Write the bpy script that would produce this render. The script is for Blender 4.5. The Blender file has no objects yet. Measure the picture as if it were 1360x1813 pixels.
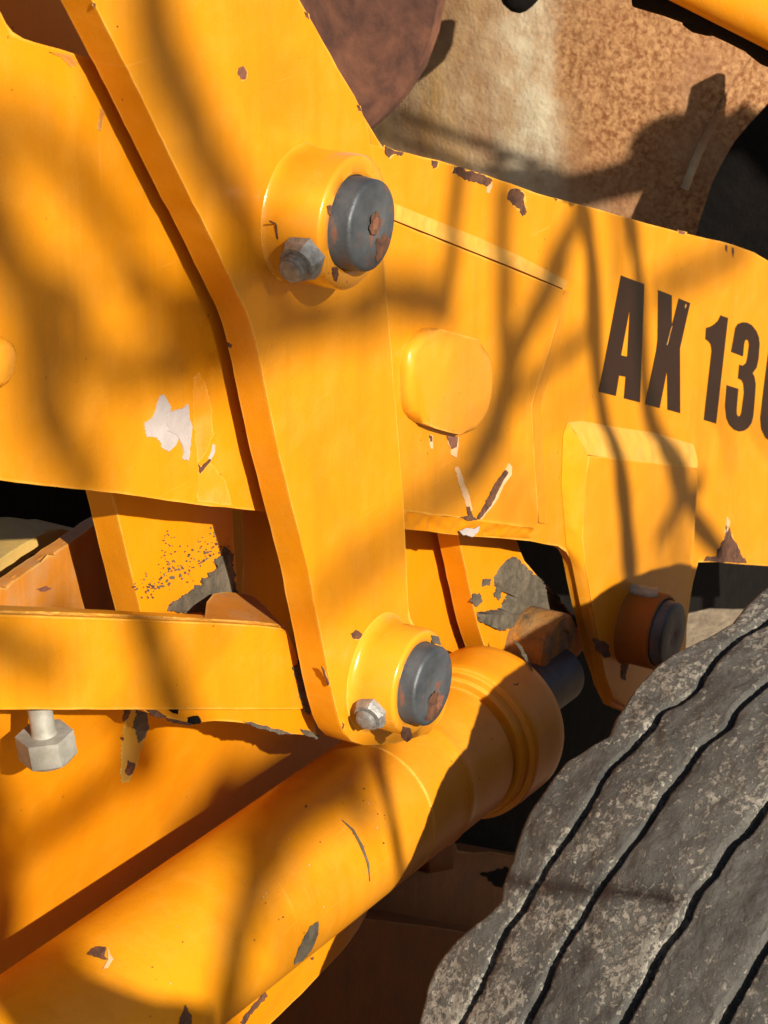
import bpy, bmesh, math, random
import numpy as np
from mathutils import Vector, Matrix, noise

random.seed(7)
rng = np.random.default_rng(7)
S = bpy.context.scene
COL = S.collection
R = math.radians

# ------------------------------------------------------------------ camera, sky, sun, exposure
GZ = 1.271                                   # height of the lever centre above the ground
AL, PT, FPX, DIST = R(30), R(22), 4500.0, 1.96
FW = Vector((math.cos(AL) * math.cos(PT), math.sin(AL) * math.cos(PT), -math.sin(PT)))
RT = Vector((math.sin(AL), -math.cos(AL), 0))
UP = RT.cross(FW)
CAM = Vector((0, 0, GZ)) - FW * DIST
cam = bpy.data.objects.new('camera', bpy.data.cameras.new('camera'))
COL.objects.link(cam)
cam.location = CAM
cam.rotation_euler = Matrix((RT, UP, -FW)).transposed().to_euler()
cam.data.sensor_fit = 'VERTICAL'
cam.data.sensor_height = 24
cam.data.lens = 24 * FPX / 1813
cam.data.clip_start, cam.data.clip_end = 0.05, 500
cam.data.dof.use_dof = True
cam.data.dof.focus_distance = 1.95
cam.data.dof.aperture_fstop = 18
S.camera = cam

SUN = Vector((-0.65, -1.0, 0.60)).normalized()         # direction towards the sun
w = bpy.data.worlds.new('World'); S.world = w; w.use_nodes = True
sky = w.node_tree.nodes.new('ShaderNodeTexSky')
sky.sky_type = 'NISHITA'; sky.sun_disc = False
sky.sun_elevation = math.asin(SUN.z)
sky.sun_rotation = math.atan2(SUN.x, SUN.y)
w.node_tree.links.new(sky.outputs[0], w.node_tree.nodes['Background'].inputs[0])
w.node_tree.nodes['Background'].inputs[1].default_value = 0.05
sl = bpy.data.lights.new('sun', 'SUN'); sl.energy = 5.0; sl.angle = R(0.6); sl.color = (1.0, 0.93, 0.80)
so = bpy.data.objects.new('sun', sl); COL.objects.link(so)
so.location = (-3, -4, 6)
so.rotation_euler = SUN.to_track_quat('Z', 'Y').to_euler()
S.view_settings.view_transform = 'Standard'
S.view_settings.look = 'None'
S.view_settings.exposure = .97
S.view_settings.gamma = 1
S.render.engine = 'CYCLES'
S.cycles.max_bounces = 8
S.cycles.diffuse_bounces = 5

# ------------------------------------------------------------------ helpers
def ray(x, y):
    return FW + RT * ((x - 680) / FPX) - UP * ((y - 906.5) / FPX)

def at(x, y, off=0.0):
    """Point of the side plane lying `off` metres outboard of the lever face."""
    r = ray(x, y)
    return CAM + r * ((-off - CAM.y) / r.y)

def atx(x, y, X):
    r = ray(x, y)
    return CAM + r * ((X - CAM.x) / r.x)

def sunward(p, d):
    return p + SUN * d

WORLD = {}
def tag(o, label=None, cat=None, group=None, kind=None):
    for k, v in (('label', label), ('category', cat), ('group', group), ('kind', kind)):
        if v: o[k] = v
    return o

def thing(name, loc, label, cat, group=None):
    o = bpy.data.objects.new(name, None); COL.objects.link(o)
    o.empty_display_size = 0.05
    o.location = loc; WORLD[o] = Vector(loc)
    return tag(o, label, cat, group)

def link(name, bm, mat, parent=None, smooth=None, recalc=True):
    if recalc: bmesh.ops.recalc_face_normals(bm, faces=bm.faces)
    vs = [v.co for v in bm.verts]
    lo = Vector((min(v.x for v in vs), min(v.y for v in vs), min(v.z for v in vs)))
    hi = Vector((max(v.x for v in vs), max(v.y for v in vs), max(v.z for v in vs)))
    c = (lo + hi) / 2
    bmesh.ops.translate(bm, vec=-c, verts=bm.verts)
    me = bpy.data.meshes.new(name); bm.to_mesh(me); bm.free()
    if smooth is not None:
        me.shade_smooth()
        me.set_sharp_from_angle(angle=R(smooth))
    me.materials.append(mat)
    o = bpy.data.objects.new(name, me); COL.objects.link(o)
    WORLD[o] = c
    if parent is not None:
        o.parent = parent; o.location = c - WORLD[parent]
    else:
        o.location = c
    return o

def densify(pts, step, jit=0.0, closed=True):
    out = []
    n = len(pts)
    for i in range(n if closed else n - 1):
        a, b = Vector(pts[i]), Vector(pts[(i + 1) % n])
        k = max(1, int((b - a).length / step))
        for j in range(k):
            p = a.lerp(b, j / k)
            if jit and j:
                p = p + Vector((random.gauss(0, jit), random.gauss(0, jit), 0)[:len(p)])
            out.append(p)
    if not closed: out.append(Vector(pts[-1]))
    return out

def smooth_poly(pts, it=2, closed=True):
    """Chaikin corner cutting in pixels."""
    pts = [Vector((p[0], p[1])) for p in pts]
    for _ in range(it):
        q = []
        n = len(pts)
        for i in range(n if closed else n - 1):
            a, b = pts[i], pts[(i + 1) % n]
            q += [a.lerp(b, .25), a.lerp(b, .75)]
        if not closed: q = [pts[0]] + q + [pts[-1]]
        pts = q
    return pts

def prism_bm(px, off, th, bevel=0.0015, step=30, jit=0.35, bm=None, seg=2):
    bm = bm or bmesh.new()
    pts = densify([Vector((p[0], p[1])) for p in px], step, jit)
    f = [bm.verts.new(at(p.x, p.y, off)) for p in pts]
    b = [bm.verts.new(v.co + Vector((0, th, 0))) for v in f]
    ff = bm.faces.new(f); bm.faces.new(b[::-1])
    n = len(f)
    for i in range(n):
        bm.faces.new((f[(i + 1) % n], f[i], b[i], b[(i + 1) % n]))
    if bevel:
        bmesh.ops.bevel(bm, geom=list(ff.edges), offset=bevel, segments=seg, affect='EDGES', profile=0.5, clamp_overlap=True)
    return bm

def prism(name, px, off, th, mat, parent, bevel=0.0015, step=30, jit=0.35, seg=2):
    return link(name, prism_bm(px, off, th, bevel, step, jit, seg=seg), mat, parent, smooth=40)

def rough_outline(px, amp=2.0, step=2.5, sc=0.09):
    pts = densify([Vector((p[0], p[1])) for p in px], min(step, 2.5))
    seed = random.random() * 100
    out = []
    for p in pts:
        d = Vector((0, 0))
        for a, f in ((1, 1), (.6, 3), (.35, 8)):
            d += a * Vector((noise.noise((p.x * sc * f, p.y * sc * f, seed)), noise.noise((p.x * sc * f, p.y * sc * f, seed + 9))))
        out.append(p + d * amp)
    return out

def chip(px, off, mat, parent, amp=2.0, name='paint_chip', th=0.0005, step=4, rim=0):
    of = off if callable(off) else (lambda x, y: off)
    """A patch of bare or dirty surface, a fraction of a millimetre proud of the plate."""
    pts = rough_outline(px, amp, step)
    bm = bmesh.new()
    f = [bm.verts.new(at(p.x, p.y, of(p.x, p.y) + th)) for p in pts]
    b = [bm.verts.new(v.co + Vector((0, th * 2, 0))) for v in f]
    bm.faces.new(f)
    n = len(f)
    for i in range(n): bm.faces.new((f[(i + 1) % n], f[i], b[i], b[(i + 1) % n]))
    o = link(name, bm, mat, parent)
    if rim:
        c = sum((Vector((p[0], p[1])) for p in px), Vector((0, 0))) / len(px)
        ext = max((Vector((p[0], p[1])) - c).length for p in px)
        k = 1 + rim / max(ext, 1)
        chip([c + (Vector((p[0], p[1])) - c) * k + Vector((.4, .6)) for p in px], off, RIM, parent, amp * 1.3, name, th * .5, step)
    return o

def frame_of(d):
    d = d.normalized()
    a = Vector((0, 0, 1)) if abs(d.z) < 0.9 else Vector((1, 0, 0))
    e1 = d.cross(a).normalized()
    return d, e1, d.cross(e1)

def lathe_bm(o, d, prof, seg=72, bm=None, wob=0.0):
    bm = bm or bmesh.new()
    d, e1, e2 = frame_of(d)
    rings = []
    for k, (h, r) in enumerate(prof):
        if r < 1e-6:
            rings.append([bm.verts.new(o + d * h)]); continue
        ring = []
        for i in range(seg):
            t = 2 * math.pi * i / seg
            q = 1 + wob * noise.noise((math.cos(t) * 2.2, math.sin(t) * 2.2, h * 60))
            ring.append(bm.verts.new(o + d * h + (e1 * math.cos(t) + e2 * math.sin(t)) * r * q))
        rings.append(ring)
    for a, b in zip(rings, rings[1:]):
        if len(a) == 1 and len(b) == 1: continue
        for i in range(seg):
            j = (i + 1) % seg
            if len(a) == 1: bm.faces.new((a[0], b[j], b[i]))
            elif len(b) == 1: bm.faces.new((a[i], a[j], b[0]))
            else: bm.faces.new((a[i], a[j], b[j], b[i]))
    return bm

def lathe(name, o, d, prof, mat, parent, seg=72, smooth=35, wob=0.0):
    return link(name, lathe_bm(o, d, prof, seg, wob=wob), mat, parent, smooth=smooth)

def tube_bm(pts, rad, seg=12, bm=None, ripple=0.0, flat=1.0, cap=True):
    bm = bm or bmesh.new()
    pts = [Vector(p) for p in pts]
    rads = rad if isinstance(rad, (list, tuple)) else [rad] * len(pts)
    prev = None; e1 = None
    for i, p in enumerate(pts):
        d = (pts[min(i + 1, len(pts) - 1)] - pts[max(i - 1, 0)]).normalized()
        if e1 is None:
            _, e1, e2 = frame_of(d)
        else:
            e1 = (e1 - d * e1.dot(d)).normalized(); e2 = d.cross(e1)
        r = rads[i] * (1 + (random.uniform(-ripple, ripple) if ripple else 0))
        ring = [bm.verts.new(p + (e1 * math.cos(2 * math.pi * k / seg) + e2 * math.sin(2 * math.pi * k / seg)) * r) for k in range(seg)]
        if prev:
            for k in range(seg):
                bm.faces.new((prev[k], prev[(k + 1) % seg], ring[(k + 1) % seg], ring[k]))
        elif cap: bm.faces.new(ring[::-1])
        prev = ring
    if cap: bm.faces.new(prev)
    return bm

def bead(name, px, off, r, mat, parent, ripple=0.16, step=7):
    pts = densify([Vector((p[0], p[1])) for p in px], step, 0.6, closed=False)
    return link(name, tube_bm([at(p.x, p.y, off) for p in pts], r, 12, ripple=ripple), mat, parent, smooth=60)

def fillet(name, inner, offi, outer, offo, mat, parent, n=60, m=7, rough=0.0006, sag=0.35, inner2=None):
    """Weld fillet lofted between an upper edge and a foot line (pixel polylines with their planes)."""
    def res(pl):
        pl = [Vector((p[0], p[1])) for p in pl]
        L = [0]
        for a, b in zip(pl, pl[1:]): L.append(L[-1] + (b - a).length)
        out = []
        for i in range(n + 1):
            s = L[-1] * i / n
            k = max(j for j in range(len(L)) if L[j] <= s + 1e-6); k = min(k, len(pl) - 2)
            out.append(pl[k].lerp(pl[k + 1], (s - L[k]) / max(1e-6, L[k + 1] - L[k])))
        return out
    A, B = res(inner), res(outer)
    bm = bmesh.new(); grid = []
    sd = random.random() * 50
    for i in range(n + 1):
        a, b = at(A[i].x, A[i].y, offi), at(B[i].x, B[i].y, offo)
        corner = Vector((a.x, b.y, a.z))
        row = []
        for j in range(m + 1):
            t = j / m
            p = a.lerp(b, t)
            q = (1 - t) ** 2 * a + 2 * t * (1 - t) * corner + t * t * b
            p = p.lerp(q, sag)
            if 0 < j < m:
                p = p + Vector((0, -1, 0)) * rough * noise.noise((i * 0.55 + sd, t * 2.5, sd)) * 1.6
            row.append(bm.verts.new(p))
        base = [bm.verts.new(a + Vector((0, (-offo + offi) * -1 + 0.001 - (offi - offo) * 0, 0)))]
        grid.append(row)
    for v in [v for v in bm.verts if not v.link_faces and v not in [x for r in grid for x in r]]:
        pass
    for i in range(n):
        for j in range(m):
            bm.faces.new((grid[i][j], grid[i][j + 1], grid[i + 1][j + 1], grid[i + 1][j]))
    loose = [v for v in bm.verts if not v.link_faces]
    bmesh.ops.delete(bm, geom=loose, context='VERTS')
    return link(name, bm, mat, parent, smooth=50, recalc=True)

def hex_bm(o, d, r, h, bm=None, cham=0.12, rot=0.0):
    bm = bm or bmesh.new()
    d, e1, e2 = frame_of(d)
    def ring(hh, rr, circ=False):
        return [bm.verts.new(o + d * hh + (e1 * math.cos(rot + math.pi * k / 12) + e2 * math.sin(rot + math.pi * k / 12)) *
                (rr if circ else rr * math.cos(math.pi / 6) / math.cos(((k % 4) - 2 + (0 if 1 else 0)) * math.pi / 12))) for k in range(24)]
    rings = [ring(0, r), ring(h * (1 - cham), r), ring(h, r * 0.80, True)]
    for a, b in zip(rings, rings[1:]):
        for k in range(24): bm.faces.new((a[k], a[(k + 1) % 24], b[(k + 1) % 24], b[k]))
    bm.faces.new(rings[0][::-1]); bm.faces.new(rings[-1])
    return bm

# ------------------------------------------------------------------ materials
class NT:
    def __init__(s, name):
        s.m = bpy.data.materials.new(name); s.m.use_nodes = True
        s.t = s.m.node_tree; s.b = s.t.nodes['Principled BSDF']
        s.co = s.t.nodes.new('ShaderNodeTexCoord').outputs['Object']
    def n(s, typ, **kw):
        nd = s.t.nodes.new(typ)
        for k, v in kw.items(): setattr(nd, k, v)
        return nd
    def set(s, nd, key, v):
        if hasattr(v, 'is_linked'): s.t.links.new(v, nd.inputs[key])
        else: nd.inputs[key].default_value = v
    def mapping(s, scale=(1, 1, 1), rot=(0, 0, 0), co=None):
        m = s.n('ShaderNodeMapping'); s.set(m, 'Vector', co or s.co)
        m.inputs['Scale'].default_value = scale; m.inputs['Rotation'].default_value = rot
        return m.outputs[0]
    def noise(s, scale, detail=4, rough=.55, co=None, dist=0):
        nd = s.n('ShaderNodeTexNoise'); s.set(nd, 'Vector', co or s.co)
        s.set(nd, 'Scale', scale); s.set(nd, 'Detail', detail); s.set(nd, 'Roughness', rough); s.set(nd, 'Distortion', dist)
        return nd.outputs['Fac']
    def voro(s, scale, co=None, feature='F1'):
        nd = s.n('ShaderNodeTexVoronoi', feature=feature); s.set(nd, 'Vector', co or s.co); s.set(nd, 'Scale', scale)
        return nd.outputs['Distance']
    def ramp(s, fac, *stops, interp='LINEAR'):
        r = s.n('ShaderNodeValToRGB'); s.t.links.new(fac, r.inputs[0]); r.color_ramp.interpolation = interp
        e = r.color_ramp.elements
        while len(e) < len(stops): e.new(0.5)
        for k, (p, c) in enumerate(stops):
            e[k].position = p
            e[k].color = (c, c, c, 1) if not isinstance(c, tuple) else (*c, 1)
        return r.outputs[0]
    def mix(s, fac, a, b, blend='MIX'):
        m = s.n('ShaderNodeMix', data_type='RGBA', blend_type=blend)
        s.set(m, 0, fac)
        for i, v in ((6, a), (7, b)):
            if hasattr(v, 'is_linked'): s.t.links.new(v, m.inputs[i])
            else: m.inputs[i].default_value = (*v, 1)
        return m.outputs[2]
    def math(s, op, a, b=0.0):
        m = s.n('ShaderNodeMath', operation=op); s.set(m, 0, a); s.set(m, 1, b)
        return m.outputs[0]
    def bump(s, h, dist, strength=1.0, prev=None):
        b = s.n('ShaderNodeBump'); s.set(b, 'Height', h); s.set(b, 'Distance', dist); s.set(b, 'Strength', strength)
        if prev: s.t.links.new(prev, b.inputs['Normal'])
        return b.outputs[0]
    def out(s, color=None, rough=None, normal=None, metal=None, coat=None, spec=None):
        for k, v in (('Base Color', color), ('Roughness', rough), ('Normal', normal), ('Metallic', metal), ('Coat Weight', coat), ('Specular IOR Level', spec)):
            if v is None: continue
            if hasattr(v, 'is_linked'): s.t.links.new(v, s.b.inputs[k])
            else: s.b.inputs[k].default_value = (*v, 1) if isinstance(v, tuple) else v
        return s.m

def paint(name, base, dusty, amount=.5, rough=.40, grit=.5, lumps=0.0, coat=.06, edges=True):
    n = NT(name)
    big = n.noise(5, 3); mid = n.noise(28, 6, .65); fine = n.noise(420, 3, .6)
    streak = n.noise(1, 5, .65, co=n.mapping((60, 60, 3.5)))
    c = n.mix(n.ramp(big, (.35, 0.0), (.7, 1.0)), base, tuple(v * .90 for v in base))
    c = n.mix(n.math('MULTIPLY', n.ramp(mid, (.46, 0.0), (.72, 1.0)), min(1, amount * .6)), c, dusty)
    c = n.mix(n.math('MULTIPLY', n.ramp(streak, (.50, 0.0), (.72, 1.0)), amount * .42), c, tuple(v * .66 for v in base))
    grime = n.math('MULTIPLY', n.ramp(n.noise(3.2, 7, .68), (.52, 0.), (.75, 1.)), .35 * amount + .1)
    c = n.mix(grime, c, (.22, .085, .012))
    # fine scratches and specks of rust
    for k, rot in enumerate(((.3, .2, .5), (1.2, .6, 2.0))):
        scr = n.ramp(n.noise(1, 2, .5, co=n.mapping((9, 9, 520) if k else (520, 12, 12), rot)), (.685, 0.), (.70, 1.))
        gate2 = n.ramp(n.noise(7 + k, 3), (.5, 0.), (.6, 1.))
        c = n.mix(n.math('MULTIPLY', n.math('MULTIPLY', scr, gate2), .45), c, dusty)
    specks = n.ramp(n.voro(70), (.0, 1.0), (.055, 1.0), (.075, 0.0))
    gate = n.ramp(n.noise(9, 2), (.54, 0.0), (.60, 1.0))
    c = n.mix(n.math('MULTIPLY', n.math('MULTIPLY', specks, gate), .75), c, (.10, .03, .008))
    if edges:
        bv = n.n('ShaderNodeBevel', samples=4); bv.inputs['Radius'].default_value = .0035
        geo = n.n('ShaderNodeNewGeometry')
        dt = n.n('ShaderNodeVectorMath', operation='DOT_PRODUCT')
        n.t.links.new(bv.outputs[0], dt.inputs[0]); n.t.links.new(geo.outputs['Normal'], dt.inputs[1])
        wear = n.math('MULTIPLY', n.ramp(dt.outputs['Value'], (.86, 1.), (.985, 0.)), n.ramp(mid, (.36, .15), (.6, .9)))
        c = n.mix(wear, c, tuple(min(1, v * 1.0 + d * .35) for v, d in zip(base, (.3, .42, .16))))
    r = n.math('ADD', n.math('MULTIPLY', mid, .3), rough - .13)
    h = n.bump(n.noise(600, 2, .5), .00016, .7)
    h = n.bump(n.noise(16, 3, .5), .0018, .6, h)
    h = n.bump(fine, .0003, grit, h)
    if lumps: h = n.bump(n.noise(130, 4, .6), lumps, .8, h)
    return n.out(c, r, h, coat=coat, spec=.22)

YEL = (.58, .213, .0046)
YELLOW = paint('yellow_machine_paint', YEL, (.60, .26, .03), .6)
YELLOW_DEEP = paint('deep_yellow_paint', (.58, .196, .0022), (.56, .24, .015), .4)
YELLOW_PALE = paint('pale_weld_paint', (.60, .275, .035), (.58, .33, .09), .8, .42, .8, .0005, .1)
YELLOW_GLOSS = paint('glossy_yellow_paint', (.60, .228, .0085), (.6, .30, .06), .4, .24, .15, coat=.55)  # base a touch paler, suggesting glare on the bosses
CREAM = paint('faded_cream_paint', (.40, .25, .07), (.38, .29, .15), .9, .6, .8, .0006, 0)
DULL_ORANGE = paint('dull_orange_paint', (.38, .135, .015), (.3, .19, .1), 1.0, .5, .6, .0003, 0)

def decal_mat():
    n = NT('dark_decal_film')
    c = n.mix(n.noise(30, 4), (.011, .0030, .0015), (.019, .0055, .0026))
    return n.out(c, .42, n.bump(n.noise(300, 3), .0002, .4))
DECAL = decal_mat()

def pin_mat():
    n = NT('dark_pin_steel')
    c = n.mix(n.ramp(n.noise(22, 4, .6), (.35, 0.), (.65, 1.)), (.030, .033, .037), (.075, .080, .086))
    rustm = n.ramp(n.noise(30, 6, .65, dist=.6), (.54, 0.), (.64, 1.))
    c = n.mix(rustm, c, n.mix(n.noise(120, 3), (.10, .032, .012), (.19, .07, .03)))
    r = n.math('ADD', n.math('MULTIPLY', rustm, .30), .50)
    return n.out(c, r, n.bump(n.noise(160, 5, .6), .0012, .5), metal=.15)
PIN = pin_mat()

def simple(name, a, b, scale, rough, bumpd, metal=0, detail=6, bs=None, lo=.35, hi=.65, dist=0):
    n = NT(name)
    a, b = tuple(v * .64 for v in a), tuple(v * .64 for v in b)
    c = n.mix(n.ramp(n.noise(scale, detail, .65, dist=dist), (lo, 0.), (hi, 1.)), a, b)
    return n.out(c, rough, n.bump(n.noise(bs or scale * 2.5, 6, .65), bumpd, .8), metal=metal)

RUST = simple('brown_rust', (.045, .016, .008), (.20, .072, .026), 120, .85, .0008)
RIM = simple('lifted_paint_rim', (.88, .37, .02), (.92, .50, .10), 90, .5, .0003)
RUST_HOLE = simple('red_rust', (.17, .055, .028), (.27, .10, .05), 200, .85, .0008)
MUD = simple('grey_dried_mud', (.060, .046, .028), (.175, .135, .085), 45, .95, .004, dist=.6)
PRIMER = simple('white_primer', (.50, .42, .385), (.60, .53, .50), 60, .6, .0002)
PEELED = simple('peach_undercoat', (.80, .45, .20), (.84, .55, .30), 50, .5, .0003)
NUT = simple('weathered_zinc_nut', (.17, .165, .155), (.46, .45, .42), 150, .5, .0006, .3, lo=.3, hi=.7)
SHADE_YEL = paint('shade_darkened_yellow_paint', (.26, .075, .003), (.16, .07, .02), 1.0, .6, .6, .0004, 0)  # yellow darkened so the colour carries the tyre's shade
GALV = simple('galvanised_steel', (.36, .335, .275), (.52, .49, .42), 80, .55, .0005, .3)
BLACK = simple('black_steel_and_shade', (.004, .003, .0025), (.010, .007, .005), 40, .9, .002)  # near-black for dark parts and for sheets that stand in for shade
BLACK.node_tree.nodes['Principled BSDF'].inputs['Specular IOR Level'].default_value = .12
HOSE = simple('black_rubber_hose', (.012, .012, .012), (.02, .02, .02), 60, .55, .0005)
BARK = simple('grey_brown_bark', (.09, .07, .05), (.17, .13, .1), 60, .95, .004)
def muddy():
    n = NT('mud_caked_paint')
    m = n.ramp(n.noise(30, 7, .7, dist=.3), (.36, 0.), (.62, 1.))
    mud = n.mix(n.ramp(n.noise(80, 6, .65), (.35, 0.), (.65, 1.)), (.055, .040, .024), (.13, .098, .06))
    brown = n.mix(n.noise(40, 4), (.20, .085, .018), (.36, .17, .04))
    yel = n.mix(n.ramp(n.noise(50, 5, .6), (.3, 0.), (.6, 1.)), (.42, .15, .008), brown)
    return n.out(n.mix(m, yel, mud), .8, n.bump(m, .0012, .7, n.bump(n.noise(120, 6, .7), .0012, .7)), spec=.3)
MUDDY = muddy()
ROD = simple('greasy_rod', (.030, .024, .030), (.075, .06, .065), 30, .5, .0010, .2)

def bucket_mat():
    n = NT('rusty_bucket_steel')
    sep = n.n('ShaderNodeSeparateXYZ'); n.t.links.new(n.co, sep.inputs[0])
    y = sep.outputs[1]
    fleck = n.noise(150, 6, .66, dist=.35)
    rusty = n.mix(n.ramp(fleck, (.38, 0.), (.62, 1.)), (.15, .052, .014), (.36, .19, .08))
    rusty = n.mix(n.math('MULTIPLY', n.ramp(n.noise(6, 5, .65), (.44, 0.), (.62, 1.)), .65), rusty, (.19, .075, .028))
    rusty = n.mix(n.math('MULTIPLY', n.ramp(n.noise(3.5, 4, .6), (.52, 0.), (.66, 1.)), .55), rusty, (.30, .175, .095))
    tan = n.mix(n.ramp(n.noise(11, 6, .65), (.38, 0.), (.62, 1.)), (.27, .15, .072), (.46, .32, .18))
    tan = n.mix(n.math('MULTIPLY', n.ramp(n.noise(1, 5, .65, co=n.mapping((16, 16, 5))), (.48, 0.), (.68, 1.)), .8), tan, (.40, .22, .065))
    tan = n.mix(n.math('MULTIPLY', n.ramp(n.noise(5, 5, .65), (.52, 0.), (.68, 1.)), .75), tan, (.20, .115, .06))
    pits = n.math('MULTIPLY', n.ramp(n.voro(60), (.0, 1.), (.10, .8), (.2, 0.)), n.ramp(n.noise(7, 3), (.5, 0.), (.6, 1.)))
    tan = n.mix(pits, tan, (.075, .032, .016))
    def band(lo, hi, a, b, wob, sc):
        r = n.n('ShaderNodeMapRange', interpolation_type='SMOOTHSTEP')
        n.t.links.new(n.math('ADD', y, n.math('MULTIPLY', n.math('SUBTRACT', n.noise(sc, 5, .65), .5), wob)), r.inputs[0])
        for k, v in zip(('From Min', 'From Max', 'To Min', 'To Max'), (lo, hi, a, b)): r.inputs[k].default_value = v
        return r.outputs[0]
    c = n.mix(band(BK0 - .05, BK1 + .06, 1, 0, .34, 7), tan, rusty)
    mid_ = (BK0 + BK1) / 2
    g = n.math('MULTIPLY', band(mid_ - .03, mid_ + .02, 0, 1, .12, 8), band(mid_ + .03, mid_ + .09, 1, 0, .12, 8))
    g = n.math('MULTIPLY', g, n.ramp(n.noise(24, 6, .65), (.36, .25), (.58, 1.)))
    c = n.mix(n.math('MULTIPLY', g, .85), c, (.50, .425, .29))
    return n.out(c, .78, n.bump(n.noise(190, 6, .7), .0018, .8, n.bump(n.noise(11, 4), .010, .6)), spec=.25)

def rub():
    n = NT('muddy_tyre_rubber')
    zone = n.noise(11, 5, .62)
    base = n.mix(n.ramp(n.noise(34, 6, .65), (.34, 0.), (.68, 1.)), (.021, .0205, .020), (.078, .073, .064))
    base = n.mix(n.ramp(n.noise(5.5, 6, .68), (.38, .05), (.66, .55)), base, (.125, .115, .098))
    fl = n.noise(185, 8, .74, dist=.4)
    thr = n.math('SUBTRACT', fl, n.math('MULTIPLY', n.math('SUBTRACT', .56, zone), .62))
    m = n.ramp(thr, (.465, 0.), (.53, 1.))
    mud = n.mix(n.ramp(n.noise(90, 4), (.3, 0.), (.7, 1.)), (.14, .125, .10), (.28, .25, .205))
    c = n.mix(n.math('MULTIPLY', m, .8), base, mud)
    white = n.math('MULTIPLY', n.ramp(n.noise(300, 6, .72, dist=.6), (.57, 0.), (.62, 1.)), n.ramp(zone, (.50, 0.), (.58, 1.)))
    c = n.mix(n.math('MULTIPLY', white, .7), c, (.34, .31, .26))
    h = n.bump(m, .0010, .8, n.bump(n.noise(160, 7, .72), .0028, .8))
    return n.out(c, .88, h, spec=.25)
RUBBER = rub()

def soil():
    n = NT('dry_beige_soil')
    c = n.mix(n.ramp(n.noise(14, 8, .7), (.35, 0.), (.65, 1.)), (.19, .125, .07), (.36, .26, .155))
    return n.out(c, .95, n.bump(n.noise(50, 8, .7), .02, .7))
SOIL = soil()

# ------------------------------------------------------------------ ground
bm = bmesh.new()
NG = 60
g = [[bm.verts.new((x, y, 0.0 + (0.012 * noise.noise((x * 3, y * 3, 0)) if abs(x) < 9 else 0))) for y in [(-1) ** (j < NG / 2) * 120 * abs(2 * j / NG - 1) ** 3 for j in range(NG + 1)]]
     for x in [(-1) ** (i < NG / 2) * 120 * abs(2 * i / NG - 1) ** 3 for i in range(NG + 1)]]
for i in range(NG):
    for j in range(NG): bm.faces.new((g[i][j], g[i + 1][j], g[i + 1][j + 1], g[i][j + 1]))
tag(link('ground', bm, SOIL, None, smooth=60), 'dry beige soil under the loader', kind='structure')

N = Vector((0, -1, 0))          # outboard
# ------------------------------------------------------------------ boom arm with the lettering
ARM = -.040
arm = thing('boom_arm', at(760, 700, ARM), 'long yellow boom arm plate with dark AX 130 lettering behind the lever', 'loader arm')
arm_top = [(-60, -75), (0, 20), (20, 62), (128, 94), (400, 178), (660, 256), (700, 266), (800, 291), (860, 310), (950, 342), (1050, 368), (1120, 388), (1200, 410), (1250, 422), (1300, 434), (1335, 447), (1362, 463), (1420, 500), (1480, 560), (1560, 700)]
arm_bot = [(1560, 1010), (1440, 1006), (1360, 1002), (1300, 998), (1236, 992), (1226, 1030), (1216, 1110), (1212, 1180), (1180, 1240), (1120, 1265), (1085, 1250), (1068, 1215), (1050, 1160), (1030, 1075), (1012, 988), (1004, 974), (988, 967), (940, 958), (809, 947), (715, 937), (560, 918), (453, 904), (345, 893), (206, 873), (100, 862), (0, 850), (-80, 840)]
prism('arm_plate', arm_top + arm_bot, ARM, .010, YELLOW, arm, .002, 22, .5)
# reinforcing plate welded on the arm
DBL = ARM + .005
prism('doubler_plate', [(600, 352), (700, 393), (1000, 514), (995, 545), (966, 640), (941, 716), (946, 800), (954, 925), (947, 936), (818, 918), (713, 905), (600, 891)], DBL, .0045, YELLOW, arm, .0015, 22, .4)
fillet('weld_fillet', [(690, 386), (760, 414), (840, 446), (920, 478), (1000, 512)], DBL - .0005, [(694, 358), (764, 387), (846, 420), (926, 456), (1004, 497)], ARM + .0004, YELLOW_PALE, arm, 90, 6, .0008, .2)
fillet('weld_fillet', [(640, 896), (713, 905), (818, 918), (880, 926), (946, 936)], DBL, [(640, 928), (713, 936), (812, 946), (880, 950), (938, 953)], ARM + .0006, YELLOW_DEEP, arm, 80, 6, .0014, .1)
fillet('weld_fillet', [(1000, 514), (966, 640), (941, 716), (946, 800), (954, 925)], DBL - .001, [(1014, 516), (981, 640), (957, 716), (962, 800), (969, 928)], ARM + .0004, YELLOW, arm, 50, 5, .0005, .3)
# rounded pad
pad = [(720, 712), (718, 634), (738, 597), (764, 580), (812, 593), (850, 604), (868, 630), (872, 664), (869, 706), (857, 744), (832, 772), (800, 769), (752, 755), (727, 738)]
prism('pad_plate', smooth_poly([(x + 7, y) for x, y in pad], 1), DBL + .0098, .0103, YELLOW_GLOSS, arm, .0078, 40, 0, seg=5)
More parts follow.
